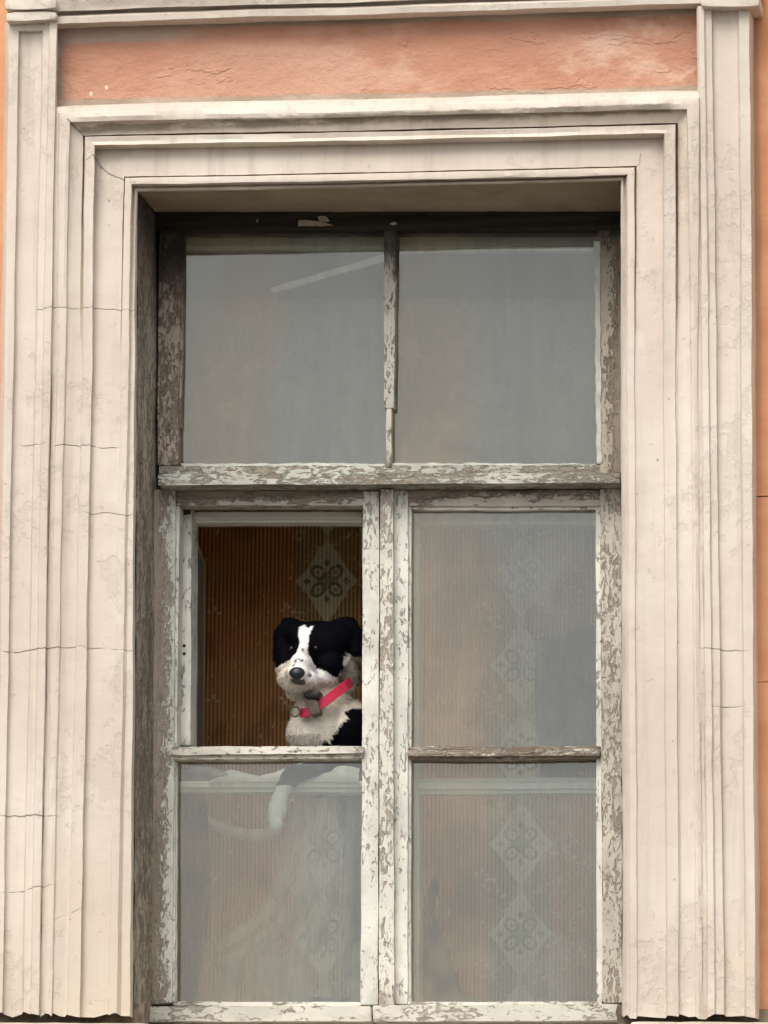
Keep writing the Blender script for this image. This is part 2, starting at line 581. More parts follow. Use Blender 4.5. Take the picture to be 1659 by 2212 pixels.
M = {}
M['cream'] = mat_cream()
M['panel'] = mat_orange("salmon stucco field", True)
M['orange'] = mat_orange("orange stucco", False)
M['reveal'] = mat_weather("flaking reveal plaster", .515, 'z', (.50, .44, .355), (.12, .095, .068), (.25, .21, .16), sc=1.5, dark=[('z', .48, .68, .75)])
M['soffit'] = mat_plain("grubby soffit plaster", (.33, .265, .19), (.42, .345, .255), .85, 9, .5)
M['gapshade'] = mat_plain("painted gap shade", (.10, .078, .055), (.22, .175, .13), .9, 30, .9, bd=.006)  # dark colour carries the shade of the gap under the surround
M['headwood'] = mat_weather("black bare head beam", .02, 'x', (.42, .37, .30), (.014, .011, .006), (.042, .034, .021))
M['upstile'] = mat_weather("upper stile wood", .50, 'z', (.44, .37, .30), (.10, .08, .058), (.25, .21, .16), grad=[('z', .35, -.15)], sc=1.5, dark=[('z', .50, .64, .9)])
M['upstile_r'] = mat_weather("right upper stile wood", .50, 'z', (.50, .44, .36), (.17, .137, .10), (.30, .25, .19), grad=[('x', P(1318, 700, .23).x, -9)], sc=1.1, dark=[('z', .60, .68, .9)])
M['bar'] = mat_weather("glazing bar wood", .60, 'z', (.55, .52, .45), (.13, .105, .08), (.28, .24, .19), sc=1.2, dark=[('z', .58, .63, .9), ('z', .20, .12, .85)])
M['transom'] = mat_weather("transom wood", .52, 'x', (.50, .485, .425), (.165, .135, .10), (.34, .30, .24), green=.4)
M['stile_l'] = mat_weather("left stile flaking paint", .47, 'z', (.71, .70, .63), (.26, .21, .16), (.42, .355, .29), grad=[('x', P(354, 1500, .23).x, 7)], green=.35, sc=1.5)
M['stile_r'] = mat_weather("right stile flaking paint", .57, 'z', (.58, .535, .455), (.28, .23, .18), (.42, .36, .285), sc=1.5)
M['sash'] = mat_weather("sash flaking paint", .64, 'z', (.74, .72, .65), (.27, .22, .17), (.44, .375, .30), green=.35, sc=1.3)
M['cover'] = mat_weather("cover strip paint", .56, 'z', (.68, .64, .56), (.27, .22, .17), (.44, .375, .31), green=.25, sc=1.3)
M['railh'] = mat_weather("head rail paint", .50, 'x', (.58, .53, .455), (.14, .11, .08), (.34, .285, .22), sc=1.4, grad=[('z', P(830, 1077, .23).z, -9)])
M['rail'] = mat_weather("rail paint", .60, 'x', (.72, .68, .60), (.21, .165, .125), (.45, .38, .31))
M['rail_r'] = mat_weather("bare rail", .43, 'x', (.66, .60, .52), (.12, .092, .07), (.34, .28, .22))
M['sill'] = mat_weather("sill board paint", .62, 'x', (.60, .575, .51), (.22, .185, .15), (.44, .395, .33), green=.25)
M['flake'] = mat_plain("old cream flake", (.34, .29, .22), (.52, .46, .37), .8, 60, .8)
M['putty'] = mat_plain("old putty", (.44, .455, .40), (.58, .595, .53), .7, 40, .6)
M['inner'] = mat_plain("pale inner paint", (.82, .84, .76), (.86, .88, .79), .45, 14, .3)
M['innerdk'] = mat_weather("scuffed inner stile", .60, 'z', (.80, .80, .72), (.13, .105, .08), (.34, .30, .24), sc=.8)
M['leaf'] = mat_plain("dark leaf panel", (.17, .15, .125), (.24, .21, .175), .6, 14, .4)  # dark reflection of the leaf's glass put into the panel colour
M['leafedge'] = mat_plain("open leaf wood", (.42, .37, .29), (.55, .49, .40), .6, 20, .4)
M['glass'] = mat_glass()
M['paper'] = mat_wallpaper()
M['room'] = mat_plain("dim room plaster", (.70, .66, .58), (.76, .72, .64), .9, 6, .2)
M['boards'] = mat_plain("brown floor boards", (.30, .20, .12), (.38, .26, .16), .5, 4, .2, stretch=(12, 1, 1))
M['blind'] = mat_linen("grey linen", (.50, .485, .44), (.58, .565, .52))
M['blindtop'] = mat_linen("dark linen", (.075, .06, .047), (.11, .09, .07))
M['net'] = mat_net("net curtain", (.86, .83, .74), .60)
M['dkcloth'] = mat_plain("slate cloth", (.020, .026, .036), (.036, .043, .055), .95, 8, .5, stretch=(5, 5, 1), bd=.01)
M['white'] = mat_plain("white towel", (.52, .53, .49), (.66, .67, .63), .9, 30, .6)
M['greycloth'] = mat_plain("grey blanket", (.10, .105, .105), (.19, .195, .19), .95, 25, .7)
M['chair'] = mat_plain("grey upholstery", (.065, .075, .09), (.10, .11, .125), .9, 12, .1)
M['coatcloth'] = mat_plain("grey coat cloth", (.13, .13, .125), (.19, .185, .175), .95, 10, .2)
M['wood'] = mat_plain("pale strip", (.44, .41, .36), (.56, .52, .46), .6, 14, .3)
M['dkwood2'] = mat_plain("greyed wood", (.22, .20, .17), (.30, .27, .23), .5, 9, .3)
M['dkwood'] = mat_plain("brown wood", (.07, .04, .025), (.11, .065, .04), .4, 9, .3)
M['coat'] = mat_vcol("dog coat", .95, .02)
M['nose'] = mat_plain("dog nose", (.010, .010, .016), (.018, .018, .026), .38, 120, .4, .5)
M['eye'] = mat_plain("dog eye", (.006, .004, .003), (.010, .007, .005), .3, 40, 0, .5)
M['collar'] = mat_plain("red collar", (.44, .014, .05), (.54, .03, .08), .6, 200, .5, .3)
M['buckle'] = mat_plain("grey buckle", (.075, .062, .05), (.12, .10, .08), .5, 60, .3)
M['black'] = mat_plain("black plastic", (.008, .008, .008), (.016, .016, .016), .4, 60, .2)
M['metal'] = mat_plain("worn steel", (.10, .09, .08), (.16, .15, .135), .35, 60, .3, .6)
M['hole'] = mat_plain("rust and gap shade", (.022, .018, .014), (.05, .04, .03), .8, 80, .4)
M['ground'] = mat_plain("street paving", (.105, .095, .083), (.145, .13, .115), .9, 3, .4)

# ------------------------------------------------------------------ ground
bm = bmesh.new()
bmesh.ops.create_grid(bm, x_segments=40, y_segments=40, size=150)
bmesh.ops.translate(bm, verts=bm.verts[:], vec=(0, 0, -4.3))
tag(link("street", bm, M['ground']), kind="structure")

# ------------------------------------------------------------------ house
house = empty("house", (0, 0, -4.3))
tag(house, "old house front, orange stucco with cream moulded surround round one peeling window", "house")

YW = .23            # front of the outer window
YI = .35            # front of the inner window
# wall with the hole of the window, in rusticated courses
bm = bmesh.new()
cuts = [-4.32, P(1640, 1473, .03).z, P(1640, 1073, .03).z, 4.3]
for za, zb_ in zip(cuts, cuts[1:]):
    for xa, xb in ((-4.0, -.62), (.62, 4.0)):
        f = [Vector((xa, .03, zb_-.0012)), Vector((xb, .03, zb_-.0012)), Vector((xb, .03, za+.0012)), Vector((xa, .03, za+.0012))]
        add_solid(bm, f, .05, .007, .045, .0018, za, 6.0)
add_box(bm, -4, -.60, .044, .55, -4.3, 4.3)
add_box(bm, .60, 4, .044, .55, -4.3, 4.3)
add_box(bm, -.60, .60, .02, .55, .80, 4.3)
add_box(bm, -.60, .60, .02, .55, -4.3, -1.16)
link("wall", bm, M['orange'], house)

# frieze field above the window
bm = bmesh.new()
cs = [P(100, 20, -.002), P(1536, -6, -.002), P(1536, 240, -.002), P(100, 270, -.002)]
add_solid(bm, cs, .02, 0, .012, .0022, 2.0, 5.0)
tag(link("frieze_panel", bm, M['panel'], house), "salmon stucco field with bare grey edges above the window")

def lin(a, b, v, va=535.0, vb=1878.0):
    return a+(b-a)*(v-va)/(vb-va)

# pilasters
def pilaster(prof, va, vb, vt, vbot, side):
    bm = bmesh.new()
    lines = []
    for a, b, Y in prof:
        lines.append([P(lin(a, b, v, va, vb), v, Y) for v in (vt, 700, 1400, vbot)])
    sweep(bm, lines, .008, .0017, 7.0, (0, .014))
    return bm
LP = [(4, -14, .035), (10, -8, -.036), (13, -5, -.045), (32, 10, -.046), (35, 13, -.033), (58, 34, -.032), (80, 53, -.034), (83, 56, -.047), (96, 71, -.049),
      (98, 73, -.057), (113, 89, -.056), (116.5, 92.5, -.040)]
pl = link("pilaster", pilaster(LP, 535, 1878, 46, 2192, -1), M['cream'], house)
RP = [(1632, 1642, .035), (1625, 1635, -.036), (1622, 1631, -.045), (1601, 1611, -.046), (1597, 1607, -.033), (1570, 1585, -.032), (1547, 1566, -.034), (1544, 1562, -.046),
      (1531, 1546, -.047), (1527, 1542, -.054), (1515, 1529, -.053), (1511, 1525, -.040)]
pr = link("pilaster", pilaster(RP, 555, 1996, 14, 2196, 1), M['cream'], house)
# head of the sunk panel on the left pilaster, and the caps
prism("panel_head", [(38, 44), (94, 44), (93, 66), (37, 67)], -.0465, -.01, M['cream'], pl, bev=.003)
def cap(par, rows):
    bm = bmesh.new()
    for cs, y in rows:
        add_prism(bm, cs, y, .02, .006, .02, .002, cs[0][0])
    return link("capital", bm, M['cream'], par)
cap(pl, [([(9, -3), (122, -6), (122, 17), (9, 20)], -.078), ([(16, 20), (114, 17), (114, 26), (16, 27)], -.058), ([(12, 26), (122, 25), (122, 42), (12, 46)], -.072), ([(20, -60), (118, -62), (118, -7), (20, -4)], -.066)])
cap(pr, [([(1514, -14), (1640, -14), (1640, 13), (1514, 13)], -.072), ([(1520, -24), (1634, -24), (1634, -14), (1520, -14)], -.058), ([(1514, -60), (1640, -60), (1640, -25), (1514, -25)], -.078)])

# cornice
bm = bmesh.new()
prof = [(54, 27, -.0), (45, 18.5, -.040), (42, 15, -.050), (29, 3, -.052), (26, 0, -.047), (22, -4, -.030), (17, -8, -.034), (15, -10, -.056), (6, -18, -.058), (-2, -26, -.062), (-30, -54, -.068), (-90, -110, -.075), (-160, -180, -.075), (-165, -185, .03)]
lines = []
for a, b, Y in prof:
    lines.append([P(u, lin(a, b, u, 401, 1275), Y) for u in (96, 500, 1000, 1540)])
sweep(bm, lines, .010, .0022, 5.0)
link("cornice", bm, M['cream'], house)

# moulded architrave round the opening
A = [  # left u at 535/1878, top-left corner, top-right corner, right u at 555/1996, depth
    ((116, 92), (113, 229), (1526, 195), (1513, 1527), -.000),
    ((117, 93), (114, 232), (1524, 198), (1512, 1526), -.046),
    ((127, 101), (125, 243), (1513, 209), (1507, 1519), -.050),
    ((129, 103), (128, 245), (1510, 211), (1504, 1516), -.060),
    ((140, 112), (142, 254), (1494, 224), (1497, 1508), -.066),
    ((146, 118), (149, 264), (1485, 235), (1493, 1504), -.063),
    ((148, 121), (151, 266), (1482, 238), (1490, 1501), -.050),
    ((160, 133), (164, 278), (1474, 251), (1478, 1488), -.042),
    ((178, 147), (178, 293), (1464, 266), (1463, 1471), -.036),
    ((183, 152), (181, 295), (1462, 268), (1459, 1467), -.012),
    ((184.5, 153.5), (184, 298), (1458, 271), (1457.5, 1465.5), -.056),
    ((193, 166), (195, 307), (1446, 281), (1445, 1453), -.054),
    ((203, 178), (203, 314), (1435, 288), (1433, 1441), -.058),
    ((206, 181), (206, 325), (1431, 298), (1430, 1438), -.022),
    ((236, 210), (238, 355), (1401, 328), (1400, 1408), -.029),
    ((265, 237), (267, 382), (1374, 359), (1373, 1379), -.029),
    ((267.5, 240.5), (269, 384), (1372, 361), (1370, 1376), -.016),
    ((268, 241), (270, 386), (1370, 363), (1369, 1375), -.041),
    ((277, 251), (280, 395), (1360, 372), (1361, 1367), -.043),
    ((282, 258), (284, 399), (1355, 377), (1355, 1361), -.042),
    ((286, 266), (288, 406), (1351, 382), (1350, 1354), -.018),
    ((293, 283), (293, 410), (1345, 386), (1343, 1347), -.029),
    ((296, 288), (297, 414), (1341, 389), (1340, 1344), -.024),
    ((297, 289), (298, 416), (1340, 391), (1340, 1344), .02),
]
bm = bmesh.new()
lines = []
for (la, lb), tl, tr, (ra, rb), Y in A:
    vb = 2194
    Yv = -.040+(Y+.040)*.42 if -.07 < Y < -.005 and la < 296 else Y
    Yv = {-.012: -.0405, -.016: -.0365}.get(Y, Yv)
    if la == 116: Yv = -.034
    lines.append([P(lin(la, lb, vb), vb, Yv), P(lin(la, lb, 1400), 1400, Yv), P(lin(la, lb, 800), 800, Yv), P(*tl, Y), P((tl[0]+tr[0])/2, (tl[1]+tr[1])/2, Y), P(*tr, Y),
                  P(lin(ra, rb, 800, 555, 1996), 800, Yv), P(lin(ra, rb, 1400, 555, 1996), 1400, Yv), P(lin(ra, rb, vb+2, 555, 1996), vb+2, Yv)])
sweep(bm, lines, .008, .0017, 7.0, (.013, .013))
tag(link("architrave", bm, M['cream'], house), "cream moulded surround with cracked mitres and stained top moulding")

# lining of the opening: soffit and jambs
def quad_grid(bm, a, b, c, d, n, m_, amp=.0015, seed=0.0):
    rows = []
    for j in range(m_+1):
        r = []
        for i in range(n+1):
            p = a.lerp(b, i/n).lerp(d.lerp(c, i/n), j/m_)
            p += wob(p, amp, 14, seed)
            r.append(bm.verts.new(p))
        rows.append(r)
    for j in range(m_):
        for i in range(n):
            bm.faces.new((rows[j][i], rows[j][i+1], rows[j+1][i+1], rows[j+1][i]))
TLf, TRf = P(298, 415, .02), P(1340, 390, .02)
BLf, BRf = P(289, 2230, .02), P(1344, 2230, .02)
def back(p, dz=0, dx=0): return Vector((p.x+dx, YW+.09, p.z+dz))
bm = bmesh.new()
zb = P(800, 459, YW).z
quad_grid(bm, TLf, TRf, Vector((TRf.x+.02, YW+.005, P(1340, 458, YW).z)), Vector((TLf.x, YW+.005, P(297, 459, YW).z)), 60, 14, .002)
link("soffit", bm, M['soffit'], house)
bm = bmesh.new()
quad_grid(bm, TLf, back(TLf, 0), back(BLf), BLf, 12, 90, .003, 1.0)
link("jamb", bm, M['reveal'], house)
bm = bmesh.new()
quad_grid(bm, TRf, back(TRf), back(BRf), BRf, 12, 90, .002, 2.0)
link("jamb", bm, M['reveal'], house)

# shade under the surround put in as dark rough strips, and stone ledge
bm = bmesh.new()
add_prism(bm, [(-40, 2170), (310, 2170), (310, 2216), (-40, 2216)], .004, .06, 0, .008, .006, 1, 30)
link("shade_strip", bm, M['gapshade'], house)
bm = bmesh.new()
add_prism(bm, [(1334, 2170), (1662, 2180), (1662, 2220), (1334, 2216)], .004, .06, 0, .008, .006, 2, 30)
link("shade_strip", bm, M['gapshade'], house)
bm = bmesh.new()
add_prism(bm, [(-40, 2209), (325, 2211), (325, 2290), (-40, 2290)], -.05, .2, .006, .02, .002, 3)
add_prism(bm, [(1362, 2207), (1700, 2207), (1700, 2290), (1362, 2290)], -.05, .2, .006, .02, .002, 3)
add_prism(bm, [(325, 2215), (1362, 2213), (1362, 2290), (325, 2290)], .0, .3, .004, .02, .002, 3)
link("ledge", bm, M['cream'], house)

# ------------------------------------------------------------------ room behind
bm = bmesh.new()
zt, zl = 1.45, -1.75
add_box(bm, -1.9, 1.9, WALL_Y, WALL_Y+.1, zl, zt)
link("wallpapered_wall", bm, M['paper'], house)
bm = bmesh.new()
add_box(bm, -2.0, -1.9, .55, WALL_Y+.1, zl, zt)
add_box(bm, 1.9, 2.0, .55, WALL_Y+.1, zl, zt)
add_box(bm, -2.0, 2.0, .551, WALL_Y+.1, zt, zt+.1)
link("room_wall", bm, M['room'], house)
bm = bmesh.new()
add_box(bm, -2.0, 2.0, .551, WALL_Y+.1, zl-.1, zl)
link("room_floor", bm, M['boards'], house)

# ------------------------------------------------------------------ outer window
bm = bmesh.new()
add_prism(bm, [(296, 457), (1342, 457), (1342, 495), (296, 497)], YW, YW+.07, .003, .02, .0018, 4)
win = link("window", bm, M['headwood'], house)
tag(win, "outer window with flaking paint and one open upper leaf")
def sub(name, members, mat, par=win, lab=None, **k):
    bm = bmesh.new()
    for i, m_ in enumerate(members):
        add_prism(bm, m_[0], m_[1], m_[2], **{**dict(bev=.0025, step=.02, amp=.0015, seed=i*3.7+len(name)), **k})
    o = link(name, bm, mat, par)
    if lab: o["label"] = lab
    return o
for cs in ([(644, 474), (690, 478), (722, 487), (645, 488)], [(686, 468), (704, 467), (712, 477), (690, 479)], [(552, 478), (556, 471), (558, 472), (555, 481)], [(842, 483), (852, 477), (858, 484), (850, 487)]):
    bm = bmesh.new()
    add_prism(bm, cs, YW-.003, YW+.01, .001, .006, .0022, cs[0][0], 60)
    link("paint_flake", bm, M['flake'], win)
# fixed frame beside the upper panes
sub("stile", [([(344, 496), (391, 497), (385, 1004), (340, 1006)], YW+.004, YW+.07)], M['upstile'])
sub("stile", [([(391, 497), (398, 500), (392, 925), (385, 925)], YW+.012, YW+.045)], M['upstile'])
sub("stile", [([(1290, 496), (1345, 496), (1345, 1022), (1296, 1022)], YW+.004, YW+.07)], M['upstile_r'])
sub("putty", [([(1283, 520), (1296, 520), (1299, 1004), (1289, 1004)], YW+.001, YW+.03), (rect(390, 1001, 832, 1007), YW+.016, YW+.04), (rect(848, 1001, 1290, 1007), YW+.016, YW+.04)], M['putty'], bev=.002, amp=.0030, step=.008, sc=32)
sub("glazing_bar", [([(829, 496), (855, 496), (851, 882), (830, 882)], YW+.002, YW+.06), ([(835, 882), (846, 882), (845, 1010), (834, 1010)], YW+.004, YW+.06)], M['bar'])
sub("transom", [([(344, 1007), (1340, 1004), (1340, 1023), (342, 1025)], YW+.006, YW+.07)], M['transom'])
sub("transom", [([(341, 1024), (1340, 1021), (1340, 1033), (341, 1036)], YW-.040, YW+.06), ([(341, 1036), (1340, 1033), (1340, 1043), (341, 1048)], YW-.055, YW+.06)], M['transom'], lab="projecting ledge of the transom", amp=.0020)
# lower fixed stiles, cover strip
sub("stile", [([(333, 1058), (379, 1058), (372, 2166), (326, 2170)], YW+.0, YW+.07)], M['stile_l'], lab="left lower stile with pale paint flaking to brown")
sub("stile", [([(1297, 1056), (1346, 1056), (1349, 2166), (1302, 2166)], YW+.0, YW+.07)], M['stile_r'])
sub("cover_strip", [([(822, 1056), (849, 1056), (851, 2172), (818, 2172)], YW-.014, YW+.06)], M['cover'])
sub("sill_board", [([(323, 2174), (800, 2173), (802, 2206), (322, 2207)], YW-.022, YW+.08)], M['sill'])
sub("sill_board", [([(804, 2172), (1341, 2169), (1341, 2204), (806, 2207)], YW-.018, YW+.08)], M['sill'])
# left leaf
sub("sash_frame", [
    ([(380, 1061), (786, 1061), (786, 1092), (380, 1092)], YW+.006, YW+.055)], M['railh'])
sub("sash_frame", [
    ([(379, 1093), (388, 1093), (382, 1612), (374, 1612)], YW+.010, YW+.055),
    ([(373, 1640), (379, 1640), (377, 2164), (370, 2164)], YW+.010, YW+.055),
    ([(785, 1061), (819, 1061), (816, 2170), (779, 2170)], YW+.004, YW+.058)], M['sash'])
sub("sash_frame", [(rect(374, 2164, 780, 2173), YW+.006, YW+.055)], M['rail'])
sub("sash_rail", [([(371, 1612), (786, 1612), (786, 1628), (371, 1630)], YW-.012, YW+.055), ([(375, 1629), (784, 1628), (784, 1639), (376, 1640)], YW-.002, YW+.05)], M['rail'], amp=.0022)
# right leaf
sub("sash_frame", [
    ([(882, 1059), (1297, 1059), (1297, 1093), (882, 1093)], YW+.006, YW+.055)], M['railh'])
sub("sash_frame", [
    ([(850, 1059), (882, 1059), (880, 2170), (852, 2170)], YW+.004, YW+.058),
    ([(882, 1093), (889, 1093), (887, 2164), (880, 2164)], YW+.012, YW+.055),
    ([(1287, 1093), (1297, 1093), (1302, 2164), (1289, 2164)], YW+.010, YW+.055)], M['sash'])
sub("sash_frame", [(rect(880, 2164, 1300, 2171), YW+.006, YW+.055)], M['rail'])
sub("glazing_bead", [([(888, 1094), (1288, 1094), (1288, 1101), (888, 1102)], YW+.014, YW+.05)], M['rail'])
sub("sash_rail", [([(880, 1613), (1298, 1612), (1298, 1618), (880, 1619)], YW+.002, YW+.055), ([(880, 1619), (1296, 1618), (1296, 1632), (880, 1633)], YW-.010, YW+.055), ([(883, 1633), (1295, 1632), (1295, 1640), (884, 1641)], YW+.004, YW+.055)], M['rail_r'], amp=.0022)
# putty lines in the lower panes
sub("putty", [([(377, 1640), (383, 1640), (381, 2164), (376, 2164)], YW+.020, YW+.04)], M['putty'], amp=.002, step=.01, sc=30)
# glass
def pane(cs):
    bm = bmesh.new()
    add_prism(bm, cs, YW+.030, YW+.033, 0, .2, 0)
    return link("pane", bm, M['glass'], win, smooth=False)
pane([(384, 490), (840, 490), (840, 1010), (376, 1010)])
pane([(842, 490), (1300, 490), (1300, 1010), (842, 1010)])
pane([(372, 1634), (790, 1634), (790, 2168), (370, 2168)])
pane([(876, 1088), (1300, 1088), (1300, 1620), (876, 1620)])
pane([(876, 1634), (1300, 1634), (1300, 2168), (876, 2168)])

# ------------------------------------------------------------------ inner window
bm = bmesh.new()
add_prism(bm, [(409, 1106), (782, 1106), (782, 1121), (411, 1122)], YI-.012, YI+.05)
add_prism(bm, [(411, 1122), (782, 1121), (782, 1128), (412, 1129)], YI+.006, YI+.05)
add_prism(bm, [(880, 1104), (1330, 1104), (1330, 1121), (880, 1123)], YI-.012, YI+.05)
add_prism(bm, [(880, 1123), (1330, 1121), (1330, 1134), (880, 1135)], YI+.006, YI+.05)
inner = link("inner_window", bm, M['inner'], house)
sub("stile", [([(386, 1096), (414, 1096), (411, 1610), (383, 1610)], YI-.05, YI+.03)], M['innerdk'], inner, "scuffed inner stile with two screw holes")
for v in (1395, 1412):
    bm = bmesh.new()
    bmesh.ops.create_uvsphere(bm, u_segments=12, v_segments=8, radius=.0036)
    bmesh.ops.scale(bm, vec=(1, .5, 1), verts=bm.verts[:])
    bmesh.ops.translate(bm, vec=P(398, v, YI-.051), verts=bm.verts[:])
    link("screw", bm, M['hole'], inner)
sub("stile", [([(782, 1100), (892, 1100), (896, 2170), (790, 2170)], YI, YI+.05)], M['inner'], inner)
sub("stile", [([(892, 1135), (904, 1135), (906, 2170), (896, 2170)], YI-.008, YI+.05)], M['inner'], inner)
sub("stile", [([(1330, 1100), (1362, 1100), (1366, 2190), (1336, 2190)], YI, YI+.05)], M['inner'], inner)
sub("rail", [([(376, 1688), (784, 1688), (784, 1700), (376, 1701)], YI-.012, YI+.04), ([(376, 1701), (784, 1700), (784, 1711), (376, 1712)], YI+.002, YI+.04)], M['inner'], inner, amp=.002)
sub("rail", [([(904, 1682), (1330, 1680), (1330, 1690), (904, 1692)], YI+.0, YI+.04), ([(904, 1692), (1330, 1690), (1330, 1703), (904, 1705)], YI-.014, YI+.04), ([(904, 1705), (1330, 1703), (1330, 1713), (904, 1714)], YI+.002, YI+.04)], M['inner'], inner, amp=.002)
sub("rail", [(rect(376, 2186, 1336, 2230), YI-.01, YI+.05)], M['inner'], inner)
sub("rail", [(rect(380, 1050, 1345, 1094), YI+.0, YI+.05)], M['inner'], inner)
sub("rail", [(rect(380, 494, 1350, 530), YI-.005, YI+.03), (rect(380, 530, 1350, 541), YI+.004, YI+.03)], M['inner'], inner, amp=.002)
# the small inner leaf swung into the room
h0, h1 = P(414, 1135, YI), P(413, 1612, YI)
e0, e1 = P(442, 1212, YI+.22), P(440, 1690, YI+.22)
bm = bmesh.new()
def leafbar(a, b, c, d, th=.018):
    vs = []
    n = (b-a).cross(d-a).normalized()*th
    for p in (a, b, c, d): vs.append(bm.verts.new(p))
    for p in (a, b, c, d): vs.append(bm.verts.new(p+n))
    for q in ((0, 1, 2, 3), (7, 6, 5, 4), (0, 4, 5, 1), (1, 5, 6, 2), (2, 6, 7, 3), (3, 7, 4, 0)):
        bm.faces.new([vs[i] for i in q])
def lp(s, t): return h0.lerp(e0, s).lerp(h1.lerp(e1, s), t)
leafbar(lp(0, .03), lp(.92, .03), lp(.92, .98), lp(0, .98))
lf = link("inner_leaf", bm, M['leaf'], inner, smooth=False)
tag(lf, "small inner leaf swung open into the room")
bm = bmesh.new()
leafbar(lp(.92, 0), lp(1.06, 0), lp(1.06, 1), lp(.92, 1), .024)
leafbar(lp(0, 0), lp(.919, 0), lp(.919, .029), lp(0, .029), .024)
ed = link("leaf_frame", bm, M['leafedge'], inner, smooth=False)
bm = bmesh.new()
add_prism(bm, [(388, 1094), (411, 1094), (409, 1110), (388, 1112)], YI-.06, YI-.045, .002, .01, .002)  # dark block put in for the shaded gap at the stile's top
link("dark_gap", bm, M['hole'], inner)
# ------------------------------------------------------------------ blind behind the upper panes
bl = empty("roller_blind", P(830, 1060, YI+.06))
tag(bl, "plain grey cloth blind hanging inside the two upper panes", "blind")
def cloth(name, u0, v0, u1, v1, Y, mat, par, amp=.006):
    bm = bmesh.new()
    rows = []
    nu, nv = 80, 40
    for j in range(nv+1):
        r = []
        for i in range(nu+1):
            p = P(u0+(u1-u0)*i/nu, v0+(v1-v0)*j/nv, Y)
            p.y += noise.noise(Vector((p.x*9, 0, p.z*1.5)))*amp
            r.append(bm.verts.new(p))
        rows.append(r)
    for j in range(nv):
        for i in range(nu):
            bm.faces.new((rows[j][i], rows[j][i+1], rows[j+1][i+1], rows[j+1][i]))
    bmesh.ops.solidify(bm, geom=bm.faces[:], thickness=.002)
    return link(name, bm, mat, par)
cloth("fabric", 330, 520, 1400, 1070, YI+.055, M['blind'], bl)
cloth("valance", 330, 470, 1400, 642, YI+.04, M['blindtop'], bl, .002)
# loose strip
ls = prism("loose_strip", [(583, 622), (834, 548), (836, 562), (588, 633)], YW+.06, YW+.072, M['wood'], None, bev=.002, amp=.002)
tag(ls, "thin pale wooden strip slanting behind the upper left pane", "strip")

# ------------------------------------------------------------------ cloths on and under the inner rail
bm = bmesh.new()
top = [(452, 1686), (478, 1668), (500, 1662), (530, 1670), (560, 1676), (590, 1670), (620, 1658), (650, 1648), (690, 1644), (740, 1650), (776, 1660)]
rows = []
for k, (u, v) in enumerate(top):
    r = []
    for j in range(9):
        t = j/8
        y = YI-.022+.05*sin(t*pi)*(1 if t > .5 else .4)
        vv = 1690+(v-1690)*sin(t*pi/1.0 if t < .5 else pi/2)
        r.append(bm.verts.new(P(u, vv+(0 if j < 4 else (j-4)*1.0), YI-.02+.09*t)+wob(P(u, vv, YI), .002, 30)))
    rows.append(r)
for a, b in zip(rows, rows[1:]):
    for j in range(8):
        bm.faces.new((a[j], b[j], b[j+1], a[j+1]))
bmesh.ops.solidify(bm, geom=bm.faces[:], thickness=.004)
tag(link("towel", bm, M['white']), "white towel draped along the inner rail beside the dog's paw", "towel")
def blob(name, parts, mat, vox=.006, sm=4):
    bm = bmesh.new()
    for c, r, rot in parts:
        t = bmesh.new()
        bmesh.ops.create_icosphere(t, subdivisions=3, radius=1)
        mt = Matrix.Translation(c) @ Matrix.Rotation(rot, 4, 'Y') @ Matrix.Diagonal((*r, 1))
        bmesh.ops.transform(t, matrix=mt, verts=t.verts[:])
        me = bpy.data.meshes.new("t"); t.to_mesh(me); t.free(); bm.from_mesh(me); bpy.data.meshes.remove(me)
    me = bpy.data.meshes.new(name)
    bm.to_mesh(me); bm.free()
    o = bpy.data.objects.new(name, me)
    COL.objects.link(o)
    m1 = o.modifiers.new("r", 'REMESH'); m1.mode = 'VOXEL'; m1.voxel_size = vox
    m2 = o.modifiers.new("s", 'SMOOTH'); m2.factor = .5; m2.iterations = sm
    dg = bpy.context.evaluated_depsgraph_get()
    nm = bpy.data.meshes.new_from_object(o.evaluated_get(dg), depsgraph=dg)
    o.modifiers.clear()
    o.data = nm
    bpy.data.meshes.remove(me)
    nm.name = name
    nm.materials.clear()
    nm.materials.append(mat)
    nm.shade_smooth()
    return o
bk = blob("blanket", [(P(430, 1672, YI+.03), (.055, .035, .016), .0), (P(480, 1680, YI+.03), (.05, .035, .012), .1), (P(395, 1676, YI+.03), (.035, .03, .016), 0), (P(450, 1686, YI+.04), (.06, .035, .012), 0)], M['greycloth'], .004, 3)
tag(bk, "rolled dark grey blanket lying on the left end of the inner rail", "blanket")
# dark curtain at the left edge of the lower left pane
bm = bmesh.new()
rows = []
for j in range(41):
    v = 1716+(2190-1716)*j/40
    r = []
    for i in range(25):
        u = 366+(78+10*sin(j*.12)-max(0, j-26)*1.0)*i/24
        p = P(u, v, YI+.02)
        p.y += .012*sin(i*1.3+j*.03)
        r.append(bm.verts.new(p))
    rows.append(r)
for a, b in zip(rows, rows[1:]):
    for i in range(24): bm.faces.new((a[i], a[i+1], b[i+1], b[i]))
bmesh.ops.solidify(bm, geom=bm.faces[:], thickness=.003)
tag(link("dark_curtain", bm, M['dkcloth']), "slate grey curtain hanging at the left edge of the lower left pane", "curtain")
